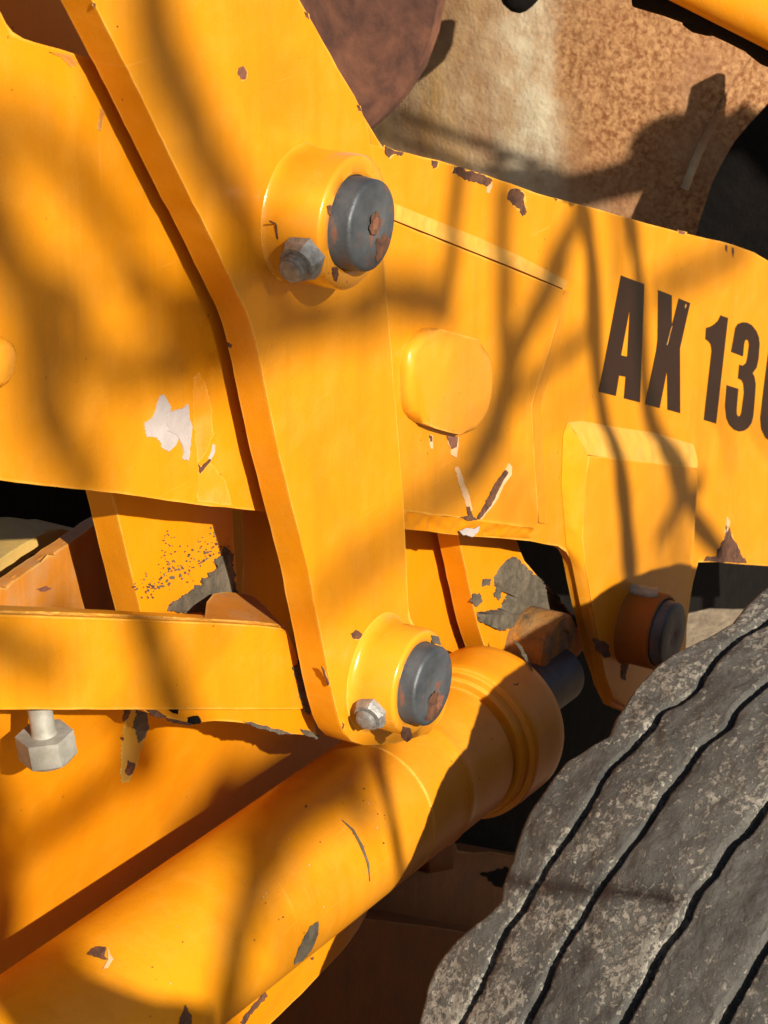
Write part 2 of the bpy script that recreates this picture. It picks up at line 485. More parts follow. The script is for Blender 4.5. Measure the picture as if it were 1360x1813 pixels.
# bracket plate over the leg, with its glossy weld fillets
BRK = ARM + .012
brk = [(1042, 806), (1100, 813), (1180, 822), (1236, 829), (1233, 880), (1230, 930), (1226, 990), (1222, 1040), (1214, 1120), (1205, 1185), (1170, 1232), (1118, 1255), (1085, 1238), (1074, 1200), (1058, 1120), (1036, 1000), (1030, 960), (1036, 870)]
prism('bracket_or_shadow_plate', brk, BRK, .0118, YELLOW, arm, .0025, 25, .3)
fillet('weld_fillet', [(1040, 805), (1039, 830), (1036, 870), (1031, 960), (1038, 1010), (1058, 1120), (1074, 1200)], BRK - .0002, [(1005, 748), (997, 770), (994, 860), (1003, 968), (1013, 1000), (1034, 1105), (1056, 1195)], ARM + .0004, YELLOW_GLOSS, arm, 70, 10, .0003, -.3)
fillet('weld_fillet', [(1040, 805), (1060, 808), (1100, 813), (1180, 822), (1234, 829)], BRK - .0002, [(1005, 748), (1030, 745), (1090, 756), (1160, 766), (1226, 786)], ARM + .0004, YELLOW_PALE, arm, 44, 10, .0012, -.3)

def lever_boss(parent, pinpx, base_off, h, r, rp, pin_h, flare, mat=YELLOW_GLOSS, spots=()):
    c = at(pinpx[0], pinpx[1], base_off + h + pin_h)
    o = Vector((c.x, -base_off, c.z))
    prof = [(-.004, r + flare), (.0004, r + flare), (.0015, r + flare * .6), (.0035, r + flare * .3), (.007, r + flare * .1), (.011, r), (h - .0025, r), (h - .0007, r - .0012), (h, r - .003), (h, rp + .003), (h - .002, rp + .0006), (h - .012, rp + .0006)]
    b = lathe('boss', o, N, prof, mat, parent, 96, 40, .012)
    pr = [(h - .011, 0), (h - .011, rp), (h + pin_h * .18, rp), (h + pin_h * .24, rp - .0004), (h + pin_h - .0030, rp - .0005), (h + pin_h - .0010, rp - .0014), (h + pin_h, rp - .0034), (h + pin_h + .0004, rp * .45), (h + pin_h - .0012, rp * .22), (h + pin_h - .0016, 0)]
    p = lathe('pin', o, N, pr, PIN, b, 80, 45, .02)
    yo = base_off + h + pin_h + .0005
    def disc_patch(cx, cz, rr, mat, lift=0.0, rag=.3, name='rust_stain'):
        bmx = bmesh.new(); sd = random.random() * 50; vs = []
        for k in range(46):
            t = k * 6.2832 / 46
            q = rr * (1 + rag * noise.noise((math.cos(t) * 1.6 + sd, math.sin(t) * 1.6, sd)) + rag * .5 * noise.noise((math.cos(t) * 6 + sd, math.sin(t) * 6, sd)))
            x, z = cx + q * math.cos(t), cz + q * math.sin(t)
            m = math.hypot(x, z)
            if m > rp * .83: x, z = x * rp * .83 / m, z * rp * .83 / m
            vs.append(bmx.verts.new((o.x + x, -(yo + lift), o.z + z)))
        bmx.faces.new(vs)
        return link(name, bmx, mat, b)
    for args in spots: disc_patch(*args)
    return b, o

def side_hit(o, rad, x, y):
    """Where the ray through a pixel meets the side of a boss (axis along Y)."""
    r = ray(x, y); mx, mz = CAM.x - o.x, CAM.z - o.z
    a, b, c = r.x ** 2 + r.z ** 2, 2 * (r.x * mx + r.z * mz), mx * mx + mz * mz - rad * rad
    return CAM + r * ((-b - math.sqrt(max(0, b * b - 4 * a * c))) / (2 * a))

def lock_nut(boss, o, px, rad, nr, nh, rot, out=.008):
    q = side_hit(o, rad - .001, *px)
    d = Vector((q.x - o.x, 0, q.z - o.z)).normalized()
    base = q
    link('lock_nut', hex_bm(base, d, nr, nh, cham=.42, rot=rot), NUT, boss, smooth=25)
    prof = [(nh * .4, 0)]
    rb = nr * .62
    k = 0
    hh = nh * .5
    while hh < nh + out:
        prof += [(hh, rb), (hh + .0014, rb * .76), (hh + .0017, rb * .76)]; hh += .0030
    prof += [(hh, rb * .86), (hh + .0008, rb * .6), (hh + .0008, 0)]
    lathe('bolt_thread', base, d, prof, NUT, boss, 32, 20)
    return base, d

# pin boss of the leg, with the tyre's shade put into its paint colour
lb, lo = lever_boss(arm, (1193, 1124), BRK, .034, .038, .0325, .012, .002, SHADE_YEL)
stub = at(1152, 1052, BRK + .02)
link('bolt_stub', tube_bm([stub + Vector((0, .026, 0)), stub, stub + Vector((.003, -.006, 0))], .0068, 16), GALV, arm, smooth=40)

def glyph(polys):
    bm = bmesh.new()
    for poly in polys:
        pts = [Vector((1040 + a / 4.25, 470 + b / 4.25)) for a, b in poly]
        bm.faces.new([bm.verts.new(at(p.x, p.y, ARM + .0006)) for p in pts])
    bmesh.ops.remove_doubles(bm, verts=bm.verts, dist=.00002)
    for f in bm.faces:
        f.normal_update()
        if f.normal.y > 0: f.normal_flip()
    r = bmesh.ops.extrude_face_region(bm, geom=list(bm.faces))
    bmesh.ops.translate(bm, vec=(0, .0004, 0), verts=[e for e in r['geom'] if isinstance(e, bmesh.types.BMVert)])
    return link('letter', bm, DECAL, arm)
glyph([[(255, 75), (340, 107), (322, 318), (255, 676), (240, 828), (215, 982), (88, 950)],
       [(340, 107), (430, 140), (397, 1030), (277, 1000), (290, 838), (240, 828), (255, 676), (302, 686), (322, 318)]])
glyph([[(535, 185), (637, 225), (637, 455), (690, 248), (775, 283), (698, 625), (700, 1112), (605, 1085), (602, 785), (545, 1073), (437, 1045), (520, 640), (530, 560)]])
glyph([[(1005, 375), (1060, 395), (970, 1190), (878, 1162), (937, 640), (930, 595), (912, 570), (890, 555), (895, 470), (930, 459), (960, 440), (985, 415)]])
three = [(1083, 650), (1105, 530), (1115, 470), (1135, 440), (1170, 427), (1205, 430), (1240, 450), (1275, 495), (1292, 540), (1298, 590), (1290, 700), (1275, 770), (1245, 810), (1260, 840), (1268, 890), (1265, 960), (1250, 1130), (1237, 1185), (1212, 1222), (1180, 1244), (1145, 1250), (1105, 1236), (1070, 1200), (1048, 1150), (1038, 1060), (1050, 900), (1138, 928), (1125, 1080), (1126, 1118), (1135, 1134), (1150, 1134), (1160, 1110), (1180, 960), (1175, 890), (1160, 862), (1135, 850), (1145, 745), (1170, 755), (1195, 735), (1206, 690), (1218, 600), (1213, 568), (1200, 557), (1187, 566), (1180, 600), (1172, 685)]
glyph([three])
zo = [(1372, 590), (1358, 690), (1340, 830), (1318, 1010), (1303, 1150), (1310, 1232), (1342, 1298), (1400, 1335), (1460, 1330), (1505, 1270), (1525, 1170), (1570, 800), (1572, 690), (1540, 600), (1480, 550), (1420, 545)]
zi = [(1468, 690), (1452, 760), (1440, 860), (1420, 1030), (1408, 1150), (1406, 1190), (1410, 1215), (1420, 1222), (1428, 1215), (1436, 1190), (1446, 1120), (1480, 830), (1484, 740), (1482, 690), (1478, 672), (1472, 672)]
glyph([[zo[i], zo[(i + 1) % 16], zi[(i + 1) % 16], zi[i]] for i in range(16)])

for sliver in ([(1181.5, 611), (1183, 606), (1190, 580), (1191, 577), (1188.6, 584), (1183.5, 606)], [(1213.5, 544), (1215, 538), (1216, 541), (1214, 546)]):
    chip(sliver, ARM + .0007, DULL_ORANGE, arm, .15, 'scratch')
# worn paint on the arm
for poly, mt, off, amp in [
    ([(681, 259), (690, 262), (700, 268), (714, 271), (708, 276), (698, 272), (690, 280), (684, 272)], RUST, ARM, 2.5),
    ([(766, 284), (776, 287), (774, 296), (768, 298), (764, 291)], RUST, ARM, 2),
    ([(803, 294), (822, 299), (848, 307), (868, 316), (872, 322), (862, 330), (848, 322), (832, 320), (815, 312), (802, 306)], RUST, ARM, 3.5),
    ([(862, 331), (872, 322), (872, 330), (867, 342), (863, 341)], PEELED, ARM, 1.5),
    ([(902, 336), (914, 332), (926, 340), (928, 352), (931, 374), (925, 382), (915, 368), (905, 362), (899, 350)], RUST, ARM, 4),
    ([(1285, 434), (1289, 436), (1288, 446), (1285, 443)], RUST, ARM, 1), ([(1296, 438), (1300, 440), (1299, 456), (1296, 450)], RUST, ARM, 1),
    ([(1200, 407), (1215, 411), (1212, 415), (1202, 413)], RUST_HOLE, ARM, 1),
    ([(980, 350), (988, 352), (985, 356)], RUST, ARM, .8),
    ([(284, 700), (292, 699), (297, 708), (304, 722), (300, 738), (312, 752), (322, 764), (310, 790), (300, 800), (288, 794), (278, 774), (262, 772), (256, 760), (258, 748), (270, 742), (276, 726)], PRIMER, ARM, 2.5),
    ([(296, 732), (326, 722), (334, 714), (336, 740), (340, 756), (338, 790), (334, 816), (327, 814), (324, 790), (314, 770), (298, 764)], PRIMER, ARM + .0004, 1.8),
    ([(378, 786), (382, 788), (381, 800), (374, 814), (370, 812), (375, 800)], PRIMER, ARM, 1.2),
    ([(356, 828), (372, 812), (374, 815), (360, 834), (354, 839)], RUST, ARM, 1),
    ([(352, 822), (356, 828), (355, 838), (352, 834)], RUST, ARM, .8),
    ([(762, 770), (767, 772), (767, 794), (763, 794), (761, 782)], PEELED, DBL, 1), ([(762, 771), (766, 772), (766, 782), (763, 782)], RUST, DBL + .0005, .8),
    ([(793, 772), (812, 774), (811, 796), (808, 810), (800, 806), (799, 794), (794, 788)], PEELED, DBL, 1.5), ([(793, 772), (811, 774), (809, 792), (801, 796), (795, 786)], RUST_HOLE, DBL + .0005, 1.8),
    ([(902, 820), (907, 826), (905, 842), (893, 858), (880, 886), (866, 904), (852, 920), (846, 919), (862, 892), (876, 862), (890, 840)], PEELED, DBL, 1.8),
    ([(897, 832), (901, 838), (888, 858), (876, 884), (862, 906), (850, 920), (846, 918), (858, 896), (872, 868), (884, 846)], RUST, DBL + .0005, 2.2),
    ([(806, 828), (812, 826), (822, 850), (832, 880), (836, 902), (830, 908), (824, 890), (814, 860)], PEELED, DBL, 1.5),
    ([(828, 898), (832, 896), (838, 914), (846, 920), (830, 922), (816, 916), (830, 914)], RUST, DBL + .0005, 1.5),
    ([(1286, 930), (1291, 932), (1298, 952), (1310, 975), (1316, 992), (1268, 988), (1270, 972), (1282, 956)], RUST, ARM, 2),
    ([(1288, 916), (1292, 922), (1290, 940), (1284, 944)], PEELED, ARM, 1.2),
    ([(1252, 985), (1320, 988), (1322, 998), (1248, 993)], RUST, ARM + .0006, 1.5),
    ([(1052, 1130), (1075, 1138), (1082, 1160), (1070, 1165), (1058, 1150)], RUST, BRK, 4), ([(1130, 1150), (1160, 1155), (1160, 1185), (1136, 1180)], RUST, BRK, 5), ([(1100, 1178), (1112, 1176), (1108, 1205), (1100, 1200)], RUST, BRK, 3),
    ([(88, 92), (126, 96), (138, 112), (128, 116), (112, 106)], DULL_ORANGE, ARM, 3), ([(178, 190), (186, 200), (180, 232), (174, 228)], DULL_ORANGE, ARM, 2),
]:
    chip(poly, off, mt, arm, amp, rim=1.3 if mt in (RUST, RUST_HOLE) and off in (ARM, DBL) else 0)
PATCH = paint('patched_paint', (.60, .225, .012), (.62, .33, .09), .9, .34)
chip([(343, 668), (352, 658), (364, 680), (375, 720), (378, 770), (366, 800), (350, 820), (346, 770), (342, 720)], ARM - .0003, PATCH, arm, 2, 'paint_patch')
chip([(352, 826), (372, 818), (400, 852), (412, 896), (350, 888)], ARM - .0003, PATCH, arm, 2, 'paint_patch')
chip([(814, 940), (826, 936), (838, 935), (850, 933), (845, 944), (836, 950), (820, 948)], ARM + .0046, PRIMER, arm, 2)
# small knob of the pivot at the left border
ko = at(-12, 640, ARM); ko = Vector((ko.x, -ARM, ko.z))
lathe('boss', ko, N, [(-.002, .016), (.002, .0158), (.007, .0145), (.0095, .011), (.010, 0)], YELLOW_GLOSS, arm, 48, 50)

# ------------------------------------------------------------------ lever in front of the arm
lev = thing('tilt_lever', at(620, 800, 0), 'tall cranked yellow lever plate carrying two dark pins in round bosses', 'loader lever')
left = [(-222, -720), (-80, -460), (85, -150), (165, 5), (247, 165), (319, 314), (376, 427), (420, 520), (436, 552), (446, 580), (458, 631), (494, 806), (546, 1012), (570, 1135), (583, 1205), (592, 1245), (601, 1278), (611, 1300), (624, 1314), (645, 1321)]
right = [(700, 1316), (760, 1300), (790, 1260), (795, 1210), (770, 1150), (735, 1118), (724, 1097), (721, 1030), (715, 900), (706, 780), (696, 660), (684, 520), (676, 400), (668, 320), (659, 252), (643, 196), (612, 144), (571, 72), (530, 0), (440, -150), (250, -460), (90, -720)]
prism('lever_plate', left + right, 0, .0245, YELLOW, lev, .0022, 22, .45)
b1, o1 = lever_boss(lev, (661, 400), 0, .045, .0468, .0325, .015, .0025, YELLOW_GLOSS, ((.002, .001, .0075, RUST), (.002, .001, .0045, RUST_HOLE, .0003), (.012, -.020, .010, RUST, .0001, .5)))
lock_nut(b1, o1, (541, 452), .0468, .0160, .013, .1)
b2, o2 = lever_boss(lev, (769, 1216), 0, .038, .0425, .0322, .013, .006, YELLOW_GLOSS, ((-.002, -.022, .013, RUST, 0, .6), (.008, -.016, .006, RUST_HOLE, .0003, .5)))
lock_nut(b2, o2, (660, 1259), .0425, .0140, .009, .3, .003)
for poly, mt, amp in [
    ([(424, 120), (432, 118), (438, 128), (436, 140), (428, 142), (422, 132)], RUST_HOLE, 2),
    ([(164, 5), (169, 6), (170, 12), (166, 12)], RUST, .8), ([(540, 20), (546, 24), (548, 34), (543, 30)], RUST, 1), ([(633, 186), (638, 188), (640, 198), (635, 196)], RUST, 1),
    ([(622, 1122), (632, 1116), (642, 1124), (636, 1132), (626, 1130)], RUST, 1.5), ([(616, 1223), (624, 1226), (623, 1230)], RUST, .6), ([(606, 1280), (610, 1282), (608, 1290)], RUST, .8),
    ([(207, 46), (210, 46), (209, 50)], RUST, .4), ([(570, 1180), (574, 1184), (584, 1212), (582, 1214)], RUST, .8),
]:
    chip(poly, 0, mt, lev, amp, rim=1.0)
chip([(404, 606), (411, 610), (410, 617), (405, 614)], -.012, RUST, lev, .8)
for poly, of, mt in (([(589, 472), (598, 474), (600, 488), (596, 499), (592, 496), (589, 484)], .0452, RUST), ([(580, 366), (587, 364), (586, 382), (581, 378)], .0452, RUST),
                     ([(714, 1286), (728, 1290), (730, 1306), (722, 1314), (712, 1306)], .0382, RUST), ([(764, 1124), (778, 1128), (782, 1142), (766, 1138)], .0382, MUD)):
    chip(poly, of, mt, lev, 1.5)
# cracked paint round the nut seat
def scratch(px, off, r, mat, parent):
    return link('paint_crack', tube_bm([at(x, y, off) for x, y in px], r, 5), mat, parent)
scratch([(478, 392), (487, 396), (498, 391)], .0105, .0007, RUST, lev)
scratch([(489, 398), (491, 420), (497, 440), (500, 452)], .012, .0007, RUST, lev)

# ------------------------------------------------------------------ lower link beam behind the lever
BM = -.036
beam = thing('link_beam', at(280, 1200, BM), 'horizontal yellow beam ending behind the foot of the lever', 'beam')
prism('beam_body', [(-90, 1088), (0, 1088), (200, 1095), (400, 1104), (500, 1111), (511, 1117), (520, 1145), (545, 1240), (549, 1256), (300, 1256), (-90, 1256)], BM, .034, YELLOW, beam, .003, 30, .3)
fillet('torn_edge', [(-90, 1080), (0, 1081), (120, 1084), (240, 1089), (360, 1095), (450, 1100), (505, 1106)], BM - .009, [(-90, 1094), (0, 1094), (120, 1097), (240, 1101), (360, 1106), (450, 1110), (508, 1117)], BM + .0003, YELLOW_PALE, beam, 130, 6, .0018, -.35)
bm = bmesh.new()
f = [bm.verts.new(at(x, y, BM - .008 - (1106 - y) / 56 * .056)) for x, y in densify([Vector(p) for p in ((362, 1106), (366, 1066), (378, 1051), (400, 1048), (432, 1051), (452, 1058), (470, 1074), (486, 1092), (500, 1108))], 10, .4)]
b = [bm.verts.new(v.co + Vector((0, 0, -.006))) for v in f]
bm.faces.new(f); bm.faces.new(b[::-1])
for k in range(len(f)): bm.faces.new((f[(k + 1) % len(f)], f[k], b[k], b[(k + 1) % len(f)]))
link('beam_tongue', bm, DULL_ORANGE, beam, smooth=40)  # dulled colour imitates sky light on the upward face
prism('beam_gusset', [(225, 1240), (549, 1240), (556, 1275), (563, 1302), (540, 1301), (500, 1296), (445, 1282), (400, 1277), (340, 1280), (300, 1272), (262, 1262)], BM - .004, .022, YELLOW_DEEP, beam, .004, 16, .8)
for poly, off, mt, amp in [
    ([(520, 1180), (530, 1178), (540, 1210), (552, 1256), (551, 1266), (540, 1262), (532, 1230)], BM, MUD, 4),
    ([(534, 1292), (550, 1294), (566, 1302), (560, 1308), (538, 1300)], BM - .004, MUD, 3),
    ([(258, 1256), (275, 1257), (296, 1270), (290, 1272), (270, 1268)], BM - .004, RUST, 2), ([(300, 1256), (316, 1256), (315, 1264), (306, 1262)], BM - .004, BLACK, 1.5),
    ([(336, 1270), (352, 1268), (358, 1278), (344, 1284), (336, 1280)], BM - .003, BLACK, 2),
    ([(430, 1278), (450, 1280), (500, 1294), (520, 1300), (496, 1300), (455, 1288)], BM - .004, MUD, 2), ([(296, 1272), (340, 1280), (338, 1284), (300, 1278)], BM - .004, RUST, 1.5),
]:
    chip(poly, off, mt, beam, amp, th=.0009)
q = at(76, 1287, BM - .016)
bd = Vector((.10, -.06, -1)).normalized()
bolt = lathe('bolt', q, bd, [(-.03, 0), (-.03, .0084), (.002, .0084), (.005, .0092), (.006, 0)], GALV, beam, 32, 30)
link('bolt_head', hex_bm(q + bd * .005, bd, .0198, .0205, cham=.12, rot=.45), GALV, bolt, smooth=25)

# ------------------------------------------------------------------ plates behind arm, lever and beam
MP = -.108
mp = thing('mounting_plate', at(310, 1000, MP), 'yellow plate with mud speckles standing on the beam under the boom arm', 'plate', 'plates under the boom arm')
prism('plate_body', [(190, 840), (207, 907), (226, 990), (247, 1075), (275, 1190), (424, 1190), (420, 1045), (412, 925), (408, 840)], MP, .024, YELLOW_DEEP, mp, .002, 20, .4)
chip([(398, 968), (406, 972), (414, 1000), (420, 1046), (424, 1090), (300, 1080), (318, 1060), (345, 1048), (362, 1030), (384, 1010), (392, 985)], MP, MUD, mp, 8, 'mud_patch', .002, 3)
bm = bmesh.new()
def speck(bm, x, y, off, r):
    k = 7; a0 = random.random() * 6
    vs = [bm.verts.new(at(x + r * random.uniform(.5, 1.2) * math.cos(a0 + i * 6.283 / k), y + r * random.uniform(.5, 1.2) * math.sin(a0 + i * 6.283 / k), off + .0008)) for i in range(k)]
    bm.faces.new(vs)
for _ in range(170):
    t = random.random()
    x = 245 + t * 150 + random.gauss(0, 12); y = 1050 - t * 75 + random.gauss(0, 16) - (10 if t > .6 else 0)
    if x > 412 or y > 1060: continue
    speck(bm, x, y, MP, random.uniform(.8, 2.6) * (1.5 if random.random() < .12 else 1))
for _ in range(40): speck(bm, 296 + random.gauss(0, 5), 940 + random.uniform(0, 80), MP, random.uniform(.8, 2))
tag(link('mud_specks', bm, MUD, mp), kind='stuff')

mp2 = thing('mounting_plate', at(770, 1030, -.122), 'plain yellow plate between the lever foot and the muddy lug', 'plate', 'plates under the boom arm')
prism('plate_body', [(590, 890), (850, 890), (880, 1180), (600, 1180)], -.122, .024, YELLOW_DEEP, mp2, .002, 30, .3)

LG = -.088
lug = thing('muddy_lug', at(880, 1040, LG), 'yellow lug plate half covered with grey dried mud above the cylinder end', 'lug')
prism('lug_plate', [(798, 880), (900, 880), (918, 975), (927, 996), (950, 1018), (976, 1045), (1006, 1080), (1030, 1107), (1034, 1150), (960, 1220), (872, 1190), (846, 1108), (812, 950)], LG, .022, YELLOW_DEEP, lug, .002, 18, .5)
def mud_patch(px, off, parent, h=.004, amp=6):
    pts = rough_outline(px, amp, 4)
    bm = bmesh.new()
    vs = [bm.verts.new(at(p.x, p.y, off + .0003)) for p in pts]
    f = bm.faces.new(vs)
    bmesh.ops.triangulate(bm, faces=[f])
    for _ in range(3):
        bmesh.ops.subdivide_edges(bm, edges=[e for e in bm.edges if e.calc_length() > .005], cuts=1, use_grid_fill=False)
        bmesh.ops.triangulate(bm, faces=bm.faces)
    bd = set(v for e in bm.edges if len(e.link_faces) < 2 for v in e.verts)
    for v in bm.verts:
        if v not in bd:
            v.co.y -= h * max(.15, .55 + .5 * noise.noise(v.co * 45) + .35 * noise.noise(v.co * 130))
    for v in bd: v.co.y += .001
    return link('mud_patch', bm, MUD, parent, smooth=70)
mud_patch([(896, 992), (908, 985), (918, 990), (926, 1000), (950, 1020), (976, 1046), (1004, 1080), (1028, 1107), (1010, 1112), (985, 1090), (950, 1085), (915, 1100), (890, 1118), (845, 1100), (842, 1084), (862, 1082), (884, 1078), (898, 1050), (906, 1018), (900, 1010), (884, 1025), (876, 1040), (874, 1022), (886, 1004)], LG, lug, .005, 2.5)
for poly in ([(856, 1024), (868, 1024), (870, 1036), (858, 1038)], [(882, 1040), (890, 1036), (890, 1056), (882, 1062), (876, 1050)], [(836, 1052), (850, 1050), (856, 1064), (846, 1074), (838, 1066)]):
    chip(poly, LG, MUD, lug, 4, 'mud_spot', .0012)

gp = thing('gusset_plate', at(120, 1020, -.19), 'dull orange sloping gusset left of the speckled mounting plate', 'plate')
prism('plate_body', [(-60, 1082), (0, 1046), (60, 1004), (121, 963), (164, 931), (215, 900), (270, 1160), (-60, 1160)], -.185, .012, DULL_ORANGE, gp, .003, 14, .7)
bead('edge_bead', [(-60, 1080), (0, 1042), (60, 1001), (121, 960), (168, 929)], -.190, .0026, DULL_ORANGE, gp, .2, 9)
chip([(66, 1044), (82, 1038), (92, 1042), (76, 1048)], -.185, RUST_HOLE, gp, 2)
cb = thing('cast_block', at(50, 990, -.25), 'faded cream block with a rust ring behind the orange gusset', 'block')
prism('block_body', [(-60, 1020), (0, 990), (20, 976), (46, 960), (70, 948), (90, 937), (152, 940), (160, 1100), (-60, 1100)], -.24, .05, CREAM, cb, .006, 14, .8)
ring_px = [(88 - 0 + 0, 978), (70, 980), (56, 984), (48, 992), (52, 1000), (58, 1002), (55, 994), (62, 988), (76, 984), (90, 982)]
chip(ring_px, -.24, RUST, cb, 2.5, 'rust_ring')
chip([(58, 992), (70, 986), (84, 984), (80, 994), (66, 1002)], -.24, DULL_ORANGE, cb, 2, 'rust_stain')
chip([(28, 1010), (46, 1008), (40, 1016)], -.24, RUST, cb, 2)

PA, PB, PC = at(0, 1200, -.075), at(600, 1260, -.150), at(0, 1700, -.178)
PN = (PB - PA).cross(PC - PA).normalized()
def panel_off(x, y):
    r = ray(x, y)
    return -(CAM + r * ((PA - CAM).dot(PN) / r.dot(PN))).y
CP = -.150
panel = thing('chassis_panel', at(200, 1450, CP), 'large yellow side panel between the beam and the thick cylinder', 'panel')
bm = bmesh.new()
ring = densify([Vector(p) for p in ((-160, 1202), (640, 1202), (700, 1260), (620, 1560), (300, 1800), (-160, 2100))], 40, .3)
f = [bm.verts.new(at(p.x, p.y, panel_off(p.x, p.y))) for p in ring]
b = [bm.verts.new(v.co + Vector((0, .012, 0))) for v in f]
bm.faces.new(f); bm.faces.new(b[::-1])
for k in range(len(f)): bm.faces.new((f[(k + 1) % len(f)], f[k], b[k], b[(k + 1) % len(f)]))
link('panel_plate', bm, YELLOW_DEEP, panel, smooth=40)
for poly, mt, amp, d in [
    ([(224, 1240), (258, 1240), (262, 1270), (256, 1310), (244, 1350), (228, 1384), (216, 1386), (214, 1340), (218, 1300)], paint('faded_yellow_patch', (.46, .25, .03), (.45, .3, .1), .8, .5), 3, 0),
    ([(222, 1254), (232, 1254), (226, 1274), (219, 1278)], RUST, 2, .0006), ([(240, 1250), (260, 1252), (262, 1290), (254, 1312), (246, 1316), (240, 1296), (234, 1290), (242, 1276)], MUD, 4, .0006),
    ([(228, 1348), (240, 1352), (236, 1366), (228, 1374), (222, 1364)], RUST, 3, .0006), ([(214, 1306), (220, 1306), (218, 1312)], RUST, 1, .0006),
]:
    chip(poly, (lambda x, y, d=d: panel_off(x, y) + .0004 + d), mt, panel, amp)
# far parallel arm, seen only in the gaps
far = thing('far_boom_arm', at(400, 700, -.42), 'shaded red-orange inner arm glimpsed in gaps behind the lever', 'loader arm')
prism('arm_plate', [(-260, -330), (330, -330), (700, 300), (1040, 420), (1040, 940), (620, 900), (600, 1160), (425, 1180), (432, 1000), (430, 905), (300, 850), (-260, 770)], -.165, .012, YELLOW_DEEP, far, .002, 60, .4)
dk = thing('gap_shade_backing', at(60, 900, -.5), 'black sheet standing in for shade under the boom arm', 'shade sheet')
prism('gap_shade_sheet', [(-400, 500), (600, 560), (640, 1300), (-400, 1300)], -.46, .08, BLACK, dk, .01, 60, 2)  # dark void under the arm painted as a near-black backing

# ------------------------------------------------------------------ hydraulic cylinder
CO = -.056
A = at(396, 1630, CO); B = at(905, 1253, CO)
cd = (B - A).normalized(); Lc = (B - A).length
A0 = A - cd * .42
RC = .0632
cyl = thing('hydraulic_cylinder', A, 'thick yellow hydraulic cylinder running under the lever towards the tyre', 'hydraulic cylinder')
sh = .42
def wavy(h0, h1, r, k=10): return [(h0 + (h1 - h0) * i / k, r) for i in range(k + 1)]
T = lambda t: sh + Lc * t
lathe('barrel', A0, cd, [(0, 0), (0, RC)] + wavy(.002, T(.455), RC, 14) + [(T(.457), RC), (T(.4585), RC - .0012), (T(.461), RC - .0012), (T(.4625), RC)] + wavy(T(.47), T(.585), RC, 4) + [(T(.59), RC + .0004), (T(.60), RC + .0012), (T(.61), RC + .0004)] + wavy(T(.62), T(.755), RC, 5) + [(T(.757), RC - .002), (T(.757), 0)], YELLOW, cyl, 128, 30)
lathe('collar', A0, cd, [(T(.75), RC - .008), (T(.75), RC - .0045), (T(.776), RC - .0045), (T(.776), RC + .003), (T(.781), RC + .0048), (T(.800), RC + .0055), (T(.803), RC + .0095), (T(.810), RC + .0108)] + wavy(T(.82), T(.92), RC + .011, 5) + [(T(.928), RC + .009), (T(.93), RC + .004), (T(.93), .030), (T(.93), 0)], YELLOW, cyl, 128, 30, .008)
lathe('piston_rod', A0, cd, [(T(.9), 0), (T(.9), .040), (T(.955), .040), (T(.957), .029), (T(1.2), .029), (T(1.2), 0)], ROD, cyl, 64, 30)
eo = at(985, 1152, CO + .005)
eo = Vector((eo.x, -CO + .045, eo.z))
eye = lathe('rod_eye', eo, N, [(0, .02), (0, .035), (.003, .037), (.052, .037), (.055, .034), (.055, .022), (.053, .020), (.053, 0)], MUDDY, cyl, 64, 35, .006)

def cyl_hit(x, y, rad=None):
    rad = rad or RC
    r = ray(x, y).normalized()
    m = CAM - A0
    r_ = r - cd * r.dot(cd); m_ = m - cd * m.dot(cd)
    a, b, c = r_.dot(r_), 2 * r_.dot(m_), m_.dot(m_) - rad * rad
    disc = b * b - 4 * a * c
    if disc < 0: return None
    return CAM + r * ((-b - math.sqrt(disc)) / (2 * a))

def wrap_patch(px, hit, amp, name, mat, parent):
    ol = rough_outline(px, amp, 4)
    c = sum(ol, Vector((0, 0))) / len(ol)
    bm = bmesh.new(); rings = []
    for f in (1, .75, .5, .25):
        q = [hit(*(c + (p - c) * f)) for p in ol]
        if any(v is None for v in q): bm.free(); return
        rings.append([bm.verts.new(v) for v in q])
    n = len(ol)
    for a, b in zip(rings, rings[1:]):
        for k in range(n): bm.faces.new((a[k], a[(k + 1) % n], b[(k + 1) % n], b[k]))
    bm.faces.new(rings[-1])
    return link(name, bm, mat, parent)

def cyl_chip(px, mat, amp=2, lift=.0006, name='paint_chip'):
    return wrap_patch(px, lambda x, y: cyl_hit(x, y, RC + lift), amp, name, mat, cyl)
def ycyl_patch(px, o, rad, mat, parent, name='mud_patch', amp=3, lift=.0008):
    return wrap_patch(px, lambda x, y: side_hit(o, rad + lift, x, y), amp, name, mat, parent)
cyl_chip([(905, 1128), (915, 1140), (930, 1170), (940, 1186), (944, 1190), (935, 1165), (922, 1142)], MUD, 2, .0118)
cyl_chip([(153, 1690), (160, 1680), (176, 1675), (188, 1676), (186, 1692), (192, 1700), (180, 1698), (168, 1694)], RUST, 2)
cyl_chip([(190, 1676), (196, 1690), (201, 1698), (190, 1714), (182, 1716), (192, 1700)], PEELED, 1.2)
cyl_chip([(550, 1640), (564, 1630), (564, 1652), (554, 1678), (538, 1700), (520, 1708), (530, 1676)], MUD, 2)
cyl_chip([(318, 1813), (322, 1796), (328, 1778), (334, 1790), (340, 1800), (338, 1830), (316, 1830)], RUST, 2)
cyl_chip([(530, 1336), (556, 1328), (590, 1324), (588, 1334), (560, 1340)], MUD, 2)
cyl_chip([(540, 1425), (545, 1427), (542, 1431)], RUST, .8)
for a in ((1, 0), (2, 0)): pass
for _ in range(26):
    x = random.uniform(250, 700); y = 1630 - (x - 396) * .74 + random.uniform(-60, 110)
    s = random.uniform(.8, 2.0)
    cyl_chip([(x - s, y), (x, y - s), (x + s, y), (x, y + s)], random.choice([RUST, PEELED, PEELED]), .6)
